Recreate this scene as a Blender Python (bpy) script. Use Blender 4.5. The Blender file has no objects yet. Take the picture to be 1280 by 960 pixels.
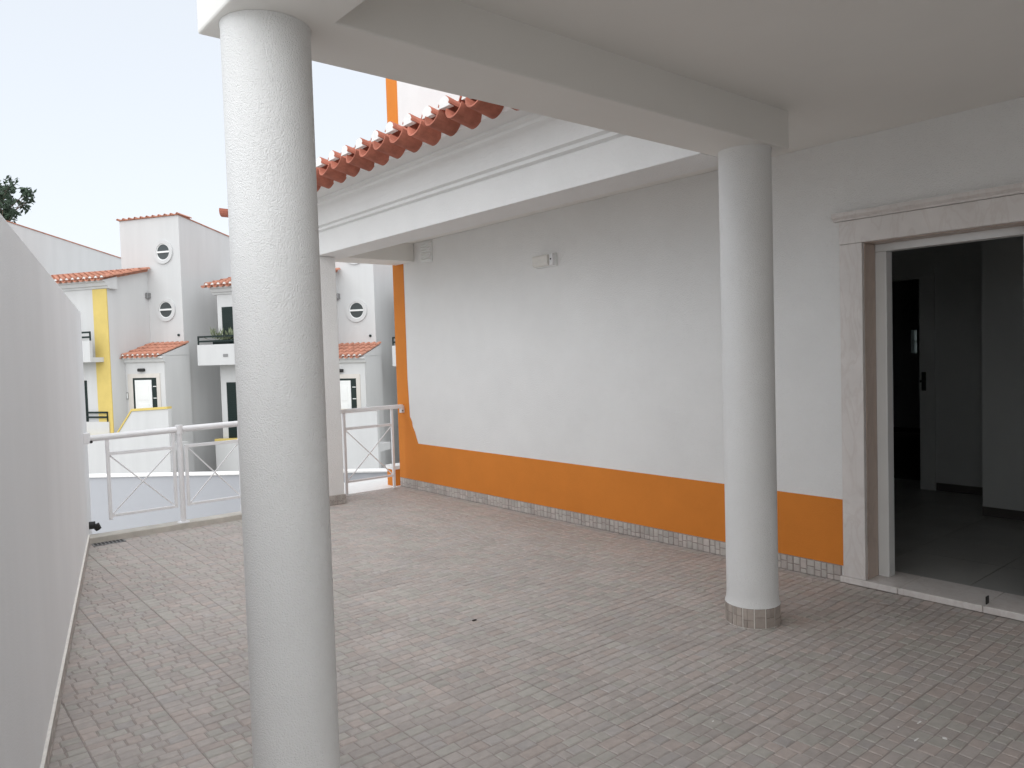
import bpy, bmesh, math, random
from mathutils import Vector, Matrix
R = math.radians
rng = random.Random(7)
sc = bpy.context.scene
C = sc.collection

# ------------------------------------------------------------------ camera
EYE = 1.57
yaw, pit, rol = 0.693033808, -0.0403089811, -0.0305393304
fw = Vector((math.sin(yaw) * math.cos(pit), math.cos(yaw) * math.cos(pit), math.sin(pit)))
r0 = Vector((math.cos(yaw), -math.sin(yaw), 0)); u0 = r0.cross(fw)
cr, sr = math.cos(rol), math.sin(rol)
rt = cr * r0 + sr * u0; up = -sr * r0 + cr * u0
cam = bpy.data.cameras.new('camera'); co = bpy.data.objects.new('camera', cam); C.objects.link(co)
m3 = Matrix((rt, up, -fw)).transposed()
co.matrix_world = Matrix.Translation((0, 0, EYE)) @ m3.to_4x4()
cam.sensor_width = 36; cam.lens = 951.03 / 1280 * 36; cam.clip_end = 2000; cam.clip_start = .02
sc.camera = co

# ------------------------------------------------------------------ sky, sun, exposure
SUN_EL, SUN_AZ = R(54), R(222)          # azimuth clockwise from +Y
w = bpy.data.worlds.new('World'); sc.world = w; w.use_nodes = True
nt = w.node_tree; nt.nodes.clear()
sky = nt.nodes.new('ShaderNodeTexSky'); sky.sky_type = 'NISHITA'; sky.sun_disc = False
sky.sun_elevation = SUN_EL; sky.sun_rotation = SUN_AZ; sky.air_density = 1.2; sky.dust_density = 1.0; sky.ozone_density = 1.0
hs = nt.nodes.new('ShaderNodeHueSaturation'); hs.inputs['Saturation'].default_value = .33; hs.inputs['Hue'].default_value = .492
bg = nt.nodes.new('ShaderNodeBackground'); bg.inputs['Strength'].default_value = .104
ow = nt.nodes.new('ShaderNodeOutputWorld')
cl = nt.nodes.new('ShaderNodeMix'); cl.data_type = 'RGBA'; cl.inputs['Factor'].default_value = .85      # even cloud layer
cl.inputs['B'].default_value = (2.76, 2.94, 3.20, 1)
nt.links.new(sky.outputs[0], hs.inputs['Color']); nt.links.new(hs.outputs[0], cl.inputs['A']); nt.links.new(cl.outputs['Result'], bg.inputs['Color']); nt.links.new(bg.outputs[0], ow.inputs['Surface'])
sl = bpy.data.lights.new('sun', 'SUN'); sl.energy = 1.1; sl.angle = R(110); sl.color = (1, .99, .97)
so = bpy.data.objects.new('sun', sl); C.objects.link(so)
sd = Vector((math.sin(SUN_AZ) * math.cos(SUN_EL), math.cos(SUN_AZ) * math.cos(SUN_EL), math.sin(SUN_EL)))
so.rotation_euler = (-sd).to_track_quat('-Z', 'Y').to_euler(); so.location = sd * 60
sc.view_settings.view_transform = 'Standard'; sc.view_settings.look = 'None'
sc.view_settings.gamma = 1; sc.view_settings.use_curve_mapping = False
sc.view_settings.exposure = 1.5
sc.cycles.max_bounces = 10; sc.cycles.diffuse_bounces = 7

# ------------------------------------------------------------------ materials
def srgb(r, g, b):
    f = lambda c: (c / 255 / 12.92) if c / 255 <= .04045 else ((c / 255 + .055) / 1.055) ** 2.4
    return (f(r), f(g), f(b))
def mat(name, col, rough=.7, var=.06, vscale=3.0, bump=0.0, bscale=150.0, bdist=.002, metal=0.0, spec=.35, attr=None, island=0.0, detail=3.0, streak=None):
    m = bpy.data.materials.new(name); m.use_nodes = True
    n = m.node_tree.nodes; l = m.node_tree.links; b = n['Principled BSDF']
    b.inputs['Roughness'].default_value = rough; b.inputs['Metallic'].default_value = metal
    b.inputs['Specular IOR Level'].default_value = spec
    geo = n.new('ShaderNodeNewGeometry'); src = None
    if attr:
        a = n.new('ShaderNodeAttribute'); a.attribute_name = attr
        mx = n.new('ShaderNodeMix'); mx.data_type = 'RGBA'; mx.blend_type = 'MULTIPLY'; mx.inputs['Factor'].default_value = 1
        mx.inputs['A'].default_value = (*col, 1); l.new(a.outputs['Color'], mx.inputs['B']); src = mx.outputs['Result']
    nz = n.new('ShaderNodeTexNoise'); nz.inputs['Scale'].default_value = vscale; nz.inputs['Detail'].default_value = 5; nz.inputs['Roughness'].default_value = .6
    if streak:                                     # weathering runs down the wall
        sm = n.new('ShaderNodeMapping'); sm.inputs['Scale'].default_value = (1, 1, streak); l.new(geo.outputs['Position'], sm.inputs['Vector']); l.new(sm.outputs[0], nz.inputs['Vector'])
    else: l.new(geo.outputs['Position'], nz.inputs['Vector'])
    mr = n.new('ShaderNodeMapRange'); mr.inputs['From Min'].default_value = .3; mr.inputs['From Max'].default_value = .7
    mr.inputs['To Min'].default_value = 1 - var; mr.inputs['To Max'].default_value = 1 + var
    l.new(nz.outputs['Fac'], mr.inputs['Value']); fac = mr.outputs['Result']
    if island:
        oi = n.new('ShaderNodeObjectInfo'); m2 = n.new('ShaderNodeMapRange')
        m2.inputs['To Min'].default_value = 1 - island; m2.inputs['To Max'].default_value = 1 + island
        l.new(oi.outputs['Random'], m2.inputs['Value'])
        mm = n.new('ShaderNodeMath'); mm.operation = 'MULTIPLY'; l.new(fac, mm.inputs[0]); l.new(m2.outputs['Result'], mm.inputs[1]); fac = mm.outputs[0]
    vm = n.new('ShaderNodeVectorMath'); vm.operation = 'SCALE'
    if src: l.new(src, vm.inputs[0])
    else: vm.inputs[0].default_value = col
    l.new(fac, vm.inputs['Scale']); l.new(vm.outputs['Vector'], b.inputs['Base Color'])
    if bump:
        bn = n.new('ShaderNodeTexNoise'); bn.inputs['Scale'].default_value = bscale; bn.inputs['Detail'].default_value = detail
        l.new(geo.outputs['Position'], bn.inputs['Vector'])
        bp = n.new('ShaderNodeBump'); bp.inputs['Strength'].default_value = bump; bp.inputs['Distance'].default_value = bdist
        l.new(bn.outputs['Fac'], bp.inputs['Height']); l.new(bp.outputs['Normal'], b.inputs['Normal'])
    return m
def marble(name, base, vein):
    m = mat(name, base, rough=.35, var=.05, vscale=6, spec=.4)
    n = m.node_tree.nodes; l = m.node_tree.links; b = n['Principled BSDF']
    old = b.inputs['Base Color'].links[0].from_socket
    geo = n.new('ShaderNodeNewGeometry')
    mp = n.new('ShaderNodeMapping'); mp.inputs['Scale'].default_value = (1.5, 1.5, .55); l.new(geo.outputs['Position'], mp.inputs['Vector'])
    nz = n.new('ShaderNodeTexNoise'); nz.inputs['Scale'].default_value = 5; nz.inputs['Detail'].default_value = 8; nz.inputs['Distortion'].default_value = 1.4
    l.new(mp.outputs[0], nz.inputs['Vector'])
    cr_ = n.new('ShaderNodeValToRGB'); e = cr_.color_ramp.elements
    e[0].position = .44; e[0].color = (0, 0, 0, 1); e[1].position = .5; e[1].color = (1, 1, 1, 1)
    x = e.new(.56); x.color = (0, 0, 0, 1)
    l.new(nz.outputs['Fac'], cr_.inputs[0])
    k = n.new('ShaderNodeMath'); k.operation = 'MULTIPLY'; k.inputs[1].default_value = .22; l.new(cr_.outputs[0], k.inputs[0])
    mx = n.new('ShaderNodeMix'); mx.data_type = 'RGBA'; l.new(k.outputs[0], mx.inputs['Factor']); l.new(old, mx.inputs['A']); mx.inputs['B'].default_value = (*vein, 1)
    l.new(mx.outputs['Result'], b.inputs['Base Color'])
    return m
M = {}
M['stucco'] = mat('white_stucco', (.80, .80, .79), rough=.85, var=.025, vscale=2.2, bump=.9, bscale=140, bdist=.006, spec=.2, detail=2)
M['column'] = mat('white_column_render', (.80, .80, .79), rough=.85, var=.02, vscale=3, bump=1.0, bscale=210, bdist=.005, spec=.2, detail=3)
M['plaster'] = mat('white_ceiling_plaster', (.80, .785, .75), rough=.9, var=.02, vscale=1.5, bump=.2, bscale=200, spec=.2)
M['grey_wall'] = mat('white_garden_wall_render', (.84, .85, .86), rough=.88, var=.035, vscale=1.6, streak=.35, bump=.4, bscale=130, bdist=.003, spec=.2)
M['orange'] = mat('orange_wall_paint', srgb(214, 130, 52), rough=.75, var=.05, vscale=2.5, bump=.7, bscale=120, bdist=.0035, spec=.25, detail=2)
M['yellow'] = mat('yellow_wall_paint', srgb(208, 186, 112), rough=.8, var=.06, vscale=2, spec=.2)
M['house'] = mat('white_house_render', (.575, .578, .575), rough=.9, var=.035, vscale=2.6, bump=.3, bscale=60, bdist=.004, spec=.2, streak=.12)
M['clay'] = mat('red_clay_tile', srgb(172, 108, 90), rough=.8, var=.22, vscale=14, bump=.3, bscale=90, island=.14, spec=.2)
M['clay_far'] = mat('weathered_clay_tile', srgb(180, 128, 108), rough=.85, var=.25, vscale=5, spec=.2)
M['mortar'] = mat('white_mortar', (.84, .83, .81), rough=.9, var=.05, vscale=20, bump=.4, bscale=150)
M['floor'] = mat('stone_pattern_ceramic', (.428, .392, .368), rough=.6, var=.10, vscale=26, bump=.3, bscale=240, attr='tint', island=.05, spec=.35)
M['grout'] = mat('dark_grout', (.33, .30, .29), rough=.95, var=.1, vscale=30)
M['lgrout'] = mat('light_grout', (.80, .77, .72), rough=.95, var=.08, vscale=30)
M['marble'] = marble('pink_marble', (.72, .685, .66), (.50, .42, .38))
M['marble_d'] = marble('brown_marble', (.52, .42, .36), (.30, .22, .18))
M['alu'] = mat('white_lacquered_frame', (.78, .79, .78), rough=.4, var=.02, spec=.5)
M['metal'] = mat('white_painted_metal', (.82, .82, .83), rough=.4, var=.04, vscale=12, spec=.5)
M['cement'] = mat('beige_cement', (.54, .51, .46), rough=.9, var=.12, vscale=9, bump=.4, bscale=80)
M['asphalt'] = mat('grey_street', (.40, .39, .37), rough=.95, var=.15, vscale=4, bump=.4, bscale=40)
M['dark'] = mat('dark_green_paint', srgb(22, 38, 36), rough=.5, var=.1)
M['black'] = mat('black_plastic', (.02, .02, .02), rough=.5, var=.1)
M['glass_d'] = mat('dark_window_glass', (.06, .07, .07), rough=.08, var=.05, spec=.6)
M['int_wall'] = mat('interior_paint', (.60, .62, .61), rough=.9, var=.02)
M['int_floor'] = mat('interior_floor_tile', (.36, .36, .345), rough=.3, var=.08, vscale=3, island=.05)
M['int_dark'] = mat('interior_dark_skirting', (.10, .09, .085), rough=.5, var=.1)
M['leaf'] = mat('tree_leaf', (.045, .07, .045), rough=.7, var=.4, vscale=2, island=.1)
M['bark'] = mat('tree_bark', (.12, .09, .07), rough=.9, var=.2, vscale=5)
M['plant'] = mat('plant_leaf', (.17, .20, .12), rough=.7, var=.3, vscale=8)
M['stone'] = mat('beige_stone_surround', (.60, .57, .53), rough=.7, var=.06)
M['lamp'] = mat('frosted_lamp_cover', (.72, .70, .66), rough=.35, var=.05, vscale=20)
M['steel'] = mat('grey_steel', (.28, .28, .28), rough=.45, metal=.6, var=.1)

# ------------------------------------------------------------------ mesh helpers
class MB:
    def __init__(s): s.v = []; s.f = []; s.sm = []; s.col = []
    def add(s, vs, fs, smooth=False, col=None):
        o = len(s.v); s.v += [tuple(p) for p in vs]
        for f in fs: s.f.append(tuple(i + o for i in f)); s.sm.append(smooth); s.col.append(col or (1, 1, 1))
        return s
    def box(s, x0, x1, y0, y1, z0, z1):
        return s.add([(x0, y0, z0), (x1, y0, z0), (x1, y1, z0), (x0, y1, z0), (x0, y0, z1), (x1, y0, z1), (x1, y1, z1), (x0, y1, z1)],
                     [(0, 3, 2, 1), (4, 5, 6, 7), (0, 1, 5, 4), (1, 2, 6, 5), (2, 3, 7, 6), (3, 0, 4, 7)])
    def prism(s, poly, axis, c0, c1, smooth=False):
        """poly: list of 2-d points, extruded along axis from c0 to c1"""
        def P(p, c): return {'x': (c, p[0], p[1]), 'y': (p[0], c, p[1]), 'z': (p[0], p[1], c)}[axis]
        n = len(poly); vs = [P(p, c0) for p in poly] + [P(p, c1) for p in poly]
        s.add(vs, [tuple(range(n)), tuple(range(2 * n - 1, n - 1, -1))])
        o = len(s.v) - 2 * n
        for i in range(n):
            j = (i + 1) % n; s.f.append((o + i, o + n + i, o + n + j, o + j)); s.sm.append(smooth); s.col.append((1, 1, 1))
        return s
    def tube(s, a, b, r, n=10, r2=None, caps=True):
        a = Vector(a); b = Vector(b); d = (b - a).normalized(); r2 = r if r2 is None else r2
        t = Vector((0, 0, 1)) if abs(d.z) < .9 else Vector((1, 0, 0)); p = d.cross(t).normalized(); q = d.cross(p)
        vs = []
        for c, rr in ((a, r), (b, r2)):
            for i in range(n):
                k = 2 * math.pi * i / n; vs.append(c + rr * (math.cos(k) * p + math.sin(k) * q))
        s.add(vs, [(i, (i + 1) % n, n + (i + 1) % n, n + i) for i in range(n)], True)
        if caps: s.add(vs, [tuple(range(n - 1, -1, -1)), tuple(range(n, 2 * n))])
        return s
    def bar(s, a, b, wd, ht):
        """rectangular bar from a to b; ht in the vertical-ish direction"""
        a = Vector(a); b = Vector(b); d = (b - a).normalized()
        t = Vector((0, 0, 1)) if abs(d.z) < .9 else Vector((1, 0, 0)); p = d.cross(t).normalized() * wd / 2; q = d.cross(p).normalized() * ht / 2
        vs = [a - p - q, a + p - q, a + p + q, a - p + q, b - p - q, b + p - q, b + p + q, b - p + q]
        return s.add(vs, [(0, 3, 2, 1), (4, 5, 6, 7), (0, 1, 5, 4), (1, 2, 6, 5), (2, 3, 7, 6), (3, 0, 4, 7)])
    def lathe(s, c, prof, n=48, smooth=True):
        """prof: (radius, z) list"""
        vs = []
        for r, z in prof:
            for i in range(n):
                k = 2 * math.pi * i / n; vs.append((c[0] + r * math.cos(k), c[1] + r * math.sin(k), z))
        fs = []
        for j in range(len(prof) - 1):
            for i in range(n):
                fs.append((j * n + i, j * n + (i + 1) % n, (j + 1) * n + (i + 1) % n, (j + 1) * n + i))
        s.add(vs, fs, smooth); s.add(vs, [tuple(range(n - 1, -1, -1)), tuple(range((len(prof) - 1) * n, len(prof) * n))])
        return s
    def ring(s, c, axis, r0_, r1_, d0, d1, n=28):
        """flat ring (annulus with depth) about axis 'x' or 'y' through c"""
        vs = []
        for d in (d0, d1):
            for rr in (r0_, r1_):
                for i in range(n):
                    k = 2 * math.pi * i / n; u, v = rr * math.cos(k), rr * math.sin(k)
                    vs.append((c[0] + u, c[1] + d, c[2] + v) if axis == 'y' else (c[0] + d, c[1] + u, c[2] + v))
        fs = []
        for i in range(n):
            j = (i + 1) % n
            fs += [(i, j, n + j, n + i), (2 * n + i, 3 * n + i, 3 * n + j, 2 * n + j), (n + i, n + j, 3 * n + j, 3 * n + i), (i, 2 * n + i, 2 * n + j, j)]
        return s.add(vs, fs)
    def disc(s, c, r, d0, d1, n=24):
        vs = [(c[0] + r * math.cos(2 * math.pi * i / n), c[1] + d, c[2] + r * math.sin(2 * math.pi * i / n)) for d in (d0, d1) for i in range(n)]
        return s.add(vs, [tuple(range(n)), tuple(range(2 * n - 1, n - 1, -1))] + [(i, n + i, n + (i + 1) % n, (i + 1) % n) for i in range(n)])
    def mesh(s, name, m, tint=False):
        me = bpy.data.meshes.new(name); me.from_pydata(s.v, [], s.f)
        me.polygons.foreach_set('use_smooth', s.sm)
        if tint:
            a = me.color_attributes.new('tint', 'FLOAT_COLOR', 'CORNER'); k = 0
            for p, c in zip(me.polygons, s.col):
                for _ in p.loop_indices: a.data[k].color = (*c, 1); k += 1
        me.materials.append(m); me.validate()
        bm = bmesh.new(); bm.from_mesh(me); bmesh.ops.recalc_face_normals(bm, faces=bm.faces); bm.to_mesh(me); bm.free()
        return me
    def build(s, name, m, parent=None, bevel=0, tint=False):
        if parent is not None and not parent.get('_local'):
            o_ = root_of(parent).location; s.v = [(x - o_.x, y - o_.y, z - o_.z) for x, y, z in s.v]
        return put(name, s.mesh(name, m, tint), parent, bevel)
def root_of(o):
    while o.parent: o = o.parent
    return o
def put(name, me, parent=None, bevel=0):
    o = bpy.data.objects.new(name, me); C.objects.link(o)
    if parent is not None: o.parent = parent
    if bevel:
        b = o.modifiers.new('bevel', 'BEVEL'); b.width = bevel; b.segments = 2; b.limit_method = 'ANGLE'; b.angle_limit = R(40)
    return o
def thing(name, label, cat, loc=(0, 0, 0), rz=0, group=None, local=False):
    o = bpy.data.objects.new(name, None); C.objects.link(o); o.empty_display_size = .2
    o.location = loc; o.rotation_euler = (0, 0, rz); o['label'] = label; o['category'] = cat
    if group: o['group'] = group
    LOCAL[o.name] = local
    return o
LOCAL = {}
def bld(mb, name, m, parent=None, bevel=0, tint=False):
    """world coordinates in, unless the root thing was declared local"""
    if parent is not None:
        r = root_of(parent)
        if not LOCAL.get(r.name):
            o_ = r.location; mb.v = [(x - o_.x, y - o_.y, z - o_.z) for x, y, z in mb.v]
    return put(name, mb.mesh(name, m, tint), parent, bevel)
def copy_tree(o, parent=None):
    c = o.copy(); C.objects.link(c); c.parent = parent
    for ch in list(o.children): copy_tree(ch, c)
    return c
def struct(o): o['kind'] = 'structure'; return o

GZ = -2.6                     # street level below the terrace
XW = 4.815                    # face of the house wall
# left terrace wall line
LA = Vector((.428, 3.447)); LD = Vector((.21978, .97555)); LN = Vector((.97555, -.21978))
def LW(t, off=0):             # t = world y along the wall, off = towards the terrace
    p = LA + LD * ((t - LA.y) / LD.y) + LN * off
    return p.x, p.y

# ------------------------------------------------------------------ ground
g = MB(); g.box(-400, 400, -400, 400, GZ - .3, GZ); struct(bld(g, 'street_ground', M['asphalt']))

# ------------------------------------------------------------------ terrace floor with cobble-pattern tiles
base = MB()
base.prism([(LW(-4)[0] - .1, -4), (5.3, -4), (5.3, 7.88), (3.55, 7.88), (3.55, 7.66), (LW(7.66)[0] - .1, 7.66)], 'z', GZ, -.0048)
floor = struct(bld(base, 'terrace_floor', M['grout']))
TP = .345
def tile_mesh(seed):
    r = random.Random(seed); mb = MB(); s = TP - .0014
    mb.add([(0, 0, -.0035), (s, 0, -.0035), (s, s, -.0035), (0, s, -.0035), (0, 0, -.02), (s, 0, -.02), (s, s, -.02), (0, s, -.02)],
           [(0, 1, 2, 3), (0, 4, 5, 1), (1, 5, 6, 2), (2, 6, 7, 3), (3, 7, 4, 0)], col=(.77, .74, .725))
    ys = [0]; nr = 6
    for i in range(nr): ys.append(ys[-1] + s / nr * r.uniform(.82, 1.18))
    ys = [y * s / ys[-1] for y in ys]
    for i in range(nr):
        n = r.choice((4, 4, 4, 5, 5)); xs = [0]
        for j in range(n): xs.append(xs[-1] + r.uniform(.7, 1.3))
        xs = [x * s / xs[-1] for x in xs]
        for j in range(n):
            gq = .0022; eg = .0009
            x0, x1, y0, y1 = xs[j] + (gq if j else eg), xs[j + 1] - (gq if j < n - 1 else eg), ys[i] + (gq if i else eg), ys[i + 1] - (gq if i < nr - 1 else eg)
            jt = lambda: r.uniform(-.0022, .0022)
            b_ = [(x0 + jt(), y0 + jt()), (x1 + jt(), y0 + jt()), (x1 + jt(), y1 + jt()), (x0 + jt(), y1 + jt())]
            b_ = [(min(max(x, .0005), s - .0005), min(max(y, .0005), s - .0005)) for x, y in b_]
            cx, cy = sum(p[0] for p in b_) / 4, sum(p[1] for p in b_) / 4
            k = .0045; t_ = []
            for x, y in b_:
                t_.append((x + (k if x < cx else -k), y + (k if y < cy else -k)))
            tz = r.uniform(-.0008, .0004); tx, ty = r.uniform(-.012, .012), r.uniform(-.012, .012)
            vs = [(x, y, -.0036) for x, y in b_] + [(x, y, tz + (x - cx) * tx + (y - cy) * ty) for x, y in t_]
            v = r.uniform(.93, 1.07); h = r.random()
            tint = (v * 1.01, v * .99, v * .985) if h < .5 else (v * .975, v * 1.0, v * .975) if h < .74 else (v * .98, v * .985, v * 1.0) if h < .82 else (v * 1.03, v * .97, v * .95)
            mb.add(vs, [(4, 5, 6, 7), (0, 1, 5, 4), (1, 2, 6, 5), (2, 3, 7, 6), (3, 0, 4, 7)], col=tint)
    return mb
tiles = [tile_mesh(100 + i) for i in range(6)]
tile_me = [t.mesh('floor_tile', M['floor'], True) for t in tiles]
rest = MB(); n_t = 0
for i in range(-6, 13):
    for j in range(-19, 16):
        x0, y0 = .925 + i * TP, 2.45 + j * TP
        if x0 + TP < LW(y0 + TP)[0] - .05 or x0 > 4.82: continue
        if y0 > 7.5 and x0 < 3.5: continue
        if y0 > 7.85 or y0 < -4: continue
        k = rng.randrange(6); rz = rng.choice((0, 2))
        cx, cy = x0 + TP / 2, y0 + TP / 2
        # nearest row the photograph shows runs from the left wall to the doorway
        inview = (cy - 3.05) * 2.27 + (cx - .43) * 2.55 > 0 and not (cx > 2.9 and cy < .75)
        if inview and n_t < 300:
            o = put('floor_tile', tile_me[k], floor); n_t += 1
            if rz: o.rotation_euler = (0, 0, math.pi); o.location = (x0 + TP, y0 + TP, rng.uniform(-.0006, .0006))
            else: o.location = (x0, y0, rng.uniform(-.0006, .0006))
        elif y0 > -1.5:
            t = tiles[k]; b0 = len(rest.v)
            rest.v += [(x + x0, y + y0, z) for x, y, z in t.v]
            rest.f += [tuple(q + b0 for q in f) for f in t.f]; rest.sm += t.sm; rest.col += t.col
o = bld(rest, 'floor_tile', M['floor'], floor, tint=True); o['kind'] = 'stuff'
print('tiles', n_t)

# tile skirting piece: stones 2 rows high, turned upright
def skirt_mesh(seed, ln=.343, ht=.105):
    r = random.Random(seed); mb = MB()
    mb.box(0, ln, 0, .007, 0, ht); mb.col = [(.70, .66, .65)] * len(mb.f)
    xs = [0]; n = 7
    for i in range(n): xs.append(xs[-1] + r.uniform(.8, 1.2))
    xs = [x * ln / xs[-1] for x in xs]
    for i in range(n):
        zs = [0, ht * r.uniform(.3, .62), ht]
        for j in range(2):
            x0, x1, z0, z1 = xs[i] + .0025, xs[i + 1] - .0025, zs[j] + .0025, zs[j + 1] - .0025
            k = .003; v = r.uniform(1.0, 1.25); t = (v * 1.0, v * .985, v * .98) if r.random() < .6 else (v * .98, v * 1.0, v * .99)
            vs = [(x0, .0068, z0), (x1, .0068, z0), (x1, .0068, z1), (x0, .0068, z1), (x0 + k, .011, z0 + k), (x1 - k, .011, z0 + k), (x1 - k, .011, z1 - k), (x0 + k, .011, z1 - k)]
            mb.add(vs, [(4, 5, 6, 7), (0, 1, 5, 4), (1, 2, 6, 5), (2, 3, 7, 6), (3, 0, 4, 7)], col=t)
    return mb.mesh('skirting_tile', M['floor'], True)
skirts = [skirt_mesh(300 + i) for i in range(5)]

# small paint marks, a leaf scrap and the drain on the floor
dr = thing('floor_drain', 'small dark metal drain grate set in the floor beside the kerb', 'drain', (1.47, 7.46, 0))
b_ = MB(); b_.box(1.36, 1.62, 7.40, 7.515, -.004, .0045); bld(b_, 'grate_frame', M['steel'], dr)
b_ = MB()
for i in range(8): b_.box(1.378 + i * .03, 1.394 + i * .03, 7.415, 7.50, .0047, .007)
bld(b_, 'grate_bars', M['black'], dr)
def flat_blotch(seed, x, y, rx, ry, n=9, z=.0016):
    r = random.Random(seed); p = []
    for i in range(n):
        a = 2 * math.pi * i / n; k = r.uniform(.6, 1.2); p.append((x + rx * k * math.cos(a), y + ry * k * math.sin(a)))
    return MB().prism(p, 'z', .0005, z)

for k, (x, y, rx, ry) in enumerate(((3.22, 1.32, .016, .005), (3.07, 1.27, .02, .004), (3.16, 1.20, .008, .012), (2.62, 1.90, .007, .004), (3.12, 1.36, .006, .004))):
    bld(flat_blotch(40 + k, x, y, rx, ry), 'paint_mark', M['mortar'], floor)
lf = thing('dry_leaf', 'tiny dark dry leaf scrap lying alone on the middle of the paving', 'leaf', (2.63, 3.58, .002))
bld(flat_blotch(60, 2.63, 3.58, .016, .007, 7, .006), 'blade', M['black'], lf)

# ------------------------------------------------------------------ house wall with orange border
hw = thing('house_wall', 'white rendered house wall with orange painted dado and doorway under the porch', 'wall', (XW, 2.5, 0))
Y1 = 7.972; DY0, DY1, DH = 1.386, 2.291, 2.206      # door opening
wl = MB(); wl.prism([(-4, GZ), (Y1, GZ), (Y1, 6.4), (-4, 6.4), (-4, DH - 3.2), (DY0 - .003, DH - 3.2), (DY0 - .003, DH - 3.2)][:0] or
                    [(Y1, GZ), (Y1, 6.4), (-4, 6.4), (-4, GZ), (DY0, GZ), (DY0, DH), (DY1, DH), (DY1, GZ)], 'x', XW, XW + .30)
bld(wl, 'rendered_wall', M['stucco'], hw)
bd = MB()
bd.prism([(2.433, .108), (Y1 + .004, .108), (Y1 + .004, 6.398), (7.735, 6.398), (7.735, 1.3), (7.712, .86), (7.668, .80), (7.655, .74), (7.612, .68), (7.575, .60), (7.548, .546), (2.433, .546)], 'x', XW - .004, XW + .02)
bld(bd, 'painted_border', M['orange'], hw)
y = Y1 - .345; i = 0
while y > 2.43 - .3:
    o = put('skirting_tile', skirts[i % 5], hw)
    if y < 2.433:                                   # last piece is cut at the marble
        o.scale = ((y + .345 - 2.435) / .345, 1, 1)
    # local x along +y, local y towards -x
    o.rotation_euler = (0, 0, R(90)); o.location = (XW - hw.location.x + .0005, (y if y > 2.433 else 2.4345) - hw.location.y, .001)
    y -= .345; i += 1
v = thing('air_vent', 'small white louvred vent grille high on the house wall near its far corner', 'vent', (XW, 7.23, 2.62))
b_ = MB(); b_.box(XW - .012, XW + .001, 7.12, 7.345, 2.625, 2.855); bld(b_, 'vent_frame', M['alu'], v, bevel=.003)
for k in range(6):
    z = 2.648 + k * .033
    b_ = MB(); b_.add([(XW - .012, 7.14, z), (XW - .012, 7.325, z), (XW - .024, 7.325, z + .004), (XW - .024, 7.14, z + .004), (XW - .012, 7.14, z + .024), (XW - .012, 7.325, z + .024), (XW - .014, 7.325, z + .024), (XW - .014, 7.14, z + .024)],
                      [(0, 1, 2, 3), (4, 7, 6, 5), (3, 2, 6, 7), (0, 4, 5, 1), (0, 3, 7, 4), (1, 5, 6, 2)])
    bld(b_, 'vent_slat', M['alu'], v)
lp = thing('wall_lamp', 'small rectangular white emergency lamp mounted on the white wall above the dado', 'lamp', (XW, 5.23, 2.41))
b_ = MB(); b_.box(XW - .028, XW + .001, 5.095, 5.365, 2.355, 2.475); bld(b_, 'back_plate', M['alu'], lp, bevel=.006)
b_ = MB(); b_.prism([(XW - .028, 2.362), (XW - .070, 2.368), (XW - .078, 2.385), (XW - .078, 2.45), (XW - .070, 2.464), (XW - .028, 2.468)], 'y', 5.15, 5.357); bld(b_, 'lamp_cover', M['lamp'], lp, bevel=.004)
b_ = MB(); b_.box(XW - .058, XW - .028, 5.10, 5.146, 2.362, 2.468); bld(b_, 'end_cap', M['metal'], lp, bevel=.003)
b_ = MB(); b_.tube((XW - .061, 5.123, 2.42), (XW - .057, 5.123, 2.42), .008, 10); bld(b_, 'indicator', M['black'], lp)

# ------------------------------------------------------------------ marble doorway
dw = thing('marble_doorway', 'open doorway framed in pinkish marble with a moulded cornice leading into a dark room', 'doorway', (XW, 1.84, 0))
def jamb(y0, y1): return MB().box(XW - .022, XW + .012, y0, y1, .0455, 2.2)
bld(jamb(2.285, 2.431), 'jamb', M['marble'], dw, bevel=.003)
bld(jamb(1.246, 1.392), 'jamb', M['marble'], dw, bevel=.003)
b_ = MB(); b_.box(XW - .024, XW + .0125, 1.246, 2.431, 2.2015, 2.348); bld(b_, 'lintel', M['marble'], dw, bevel=.003)
b_ = MB(); b_.prism([(XW - .001, 2.350), (XW - .030, 2.350), (XW - .034, 2.362), (XW - .052, 2.374), (XW - .056, 2.378), (XW - .056, 2.400), (XW - .001, 2.404)], 'y', 1.212, 2.465); bld(b_, 'cornice', M['marble'], dw)
for y0, y1 in ((2.2815, 2.2905), (1.3865, 1.3955)):   # marble lining of the reveal
    b_ = MB(); b_.box(XW + .013, XW + .150, y0, y1, .0455, 2.196); bld(b_, 'reveal_lining', M['marble_d'], dw)
b_ = MB(); b_.box(XW + .013, XW + .150, 1.3865, 2.2905, 2.1965, 2.2055); bld(b_, 'reveal_lining', M['marble_d'], dw)
for y0, y1 in ((2.085, 2.45), (1.612, 2.082), (1.225, 1.609)):
    b_ = MB(); b_.box(XW - .028, XW + .32, max(y0, 1.225), min(y1, 2.45), .004, .044)
    bld(b_, 'threshold_slab', M['marble'], dw, bevel=.004)
b_ = MB(); b_.box(XW + .01, XW + .05, 1.603, 1.608, .0442, .088); bld(b_, 'door_stop', M['black'], dw)
fr = MB()
bx = (XW + .151, XW + .235)
bld(MB().box(*bx, 2.212, 2.282, .0445, 2.148), 'frame_post', M['alu'], dw, bevel=.004)
bld(MB().box(*bx, 1.3945, 1.4545, .0445, 2.148), 'frame_post', M['alu'], dw, bevel=.004)
bld(MB().box(*bx, 1.3945, 2.282, 2.149, 2.198), 'frame_head', M['alu'], dw, bevel=.004)

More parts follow.
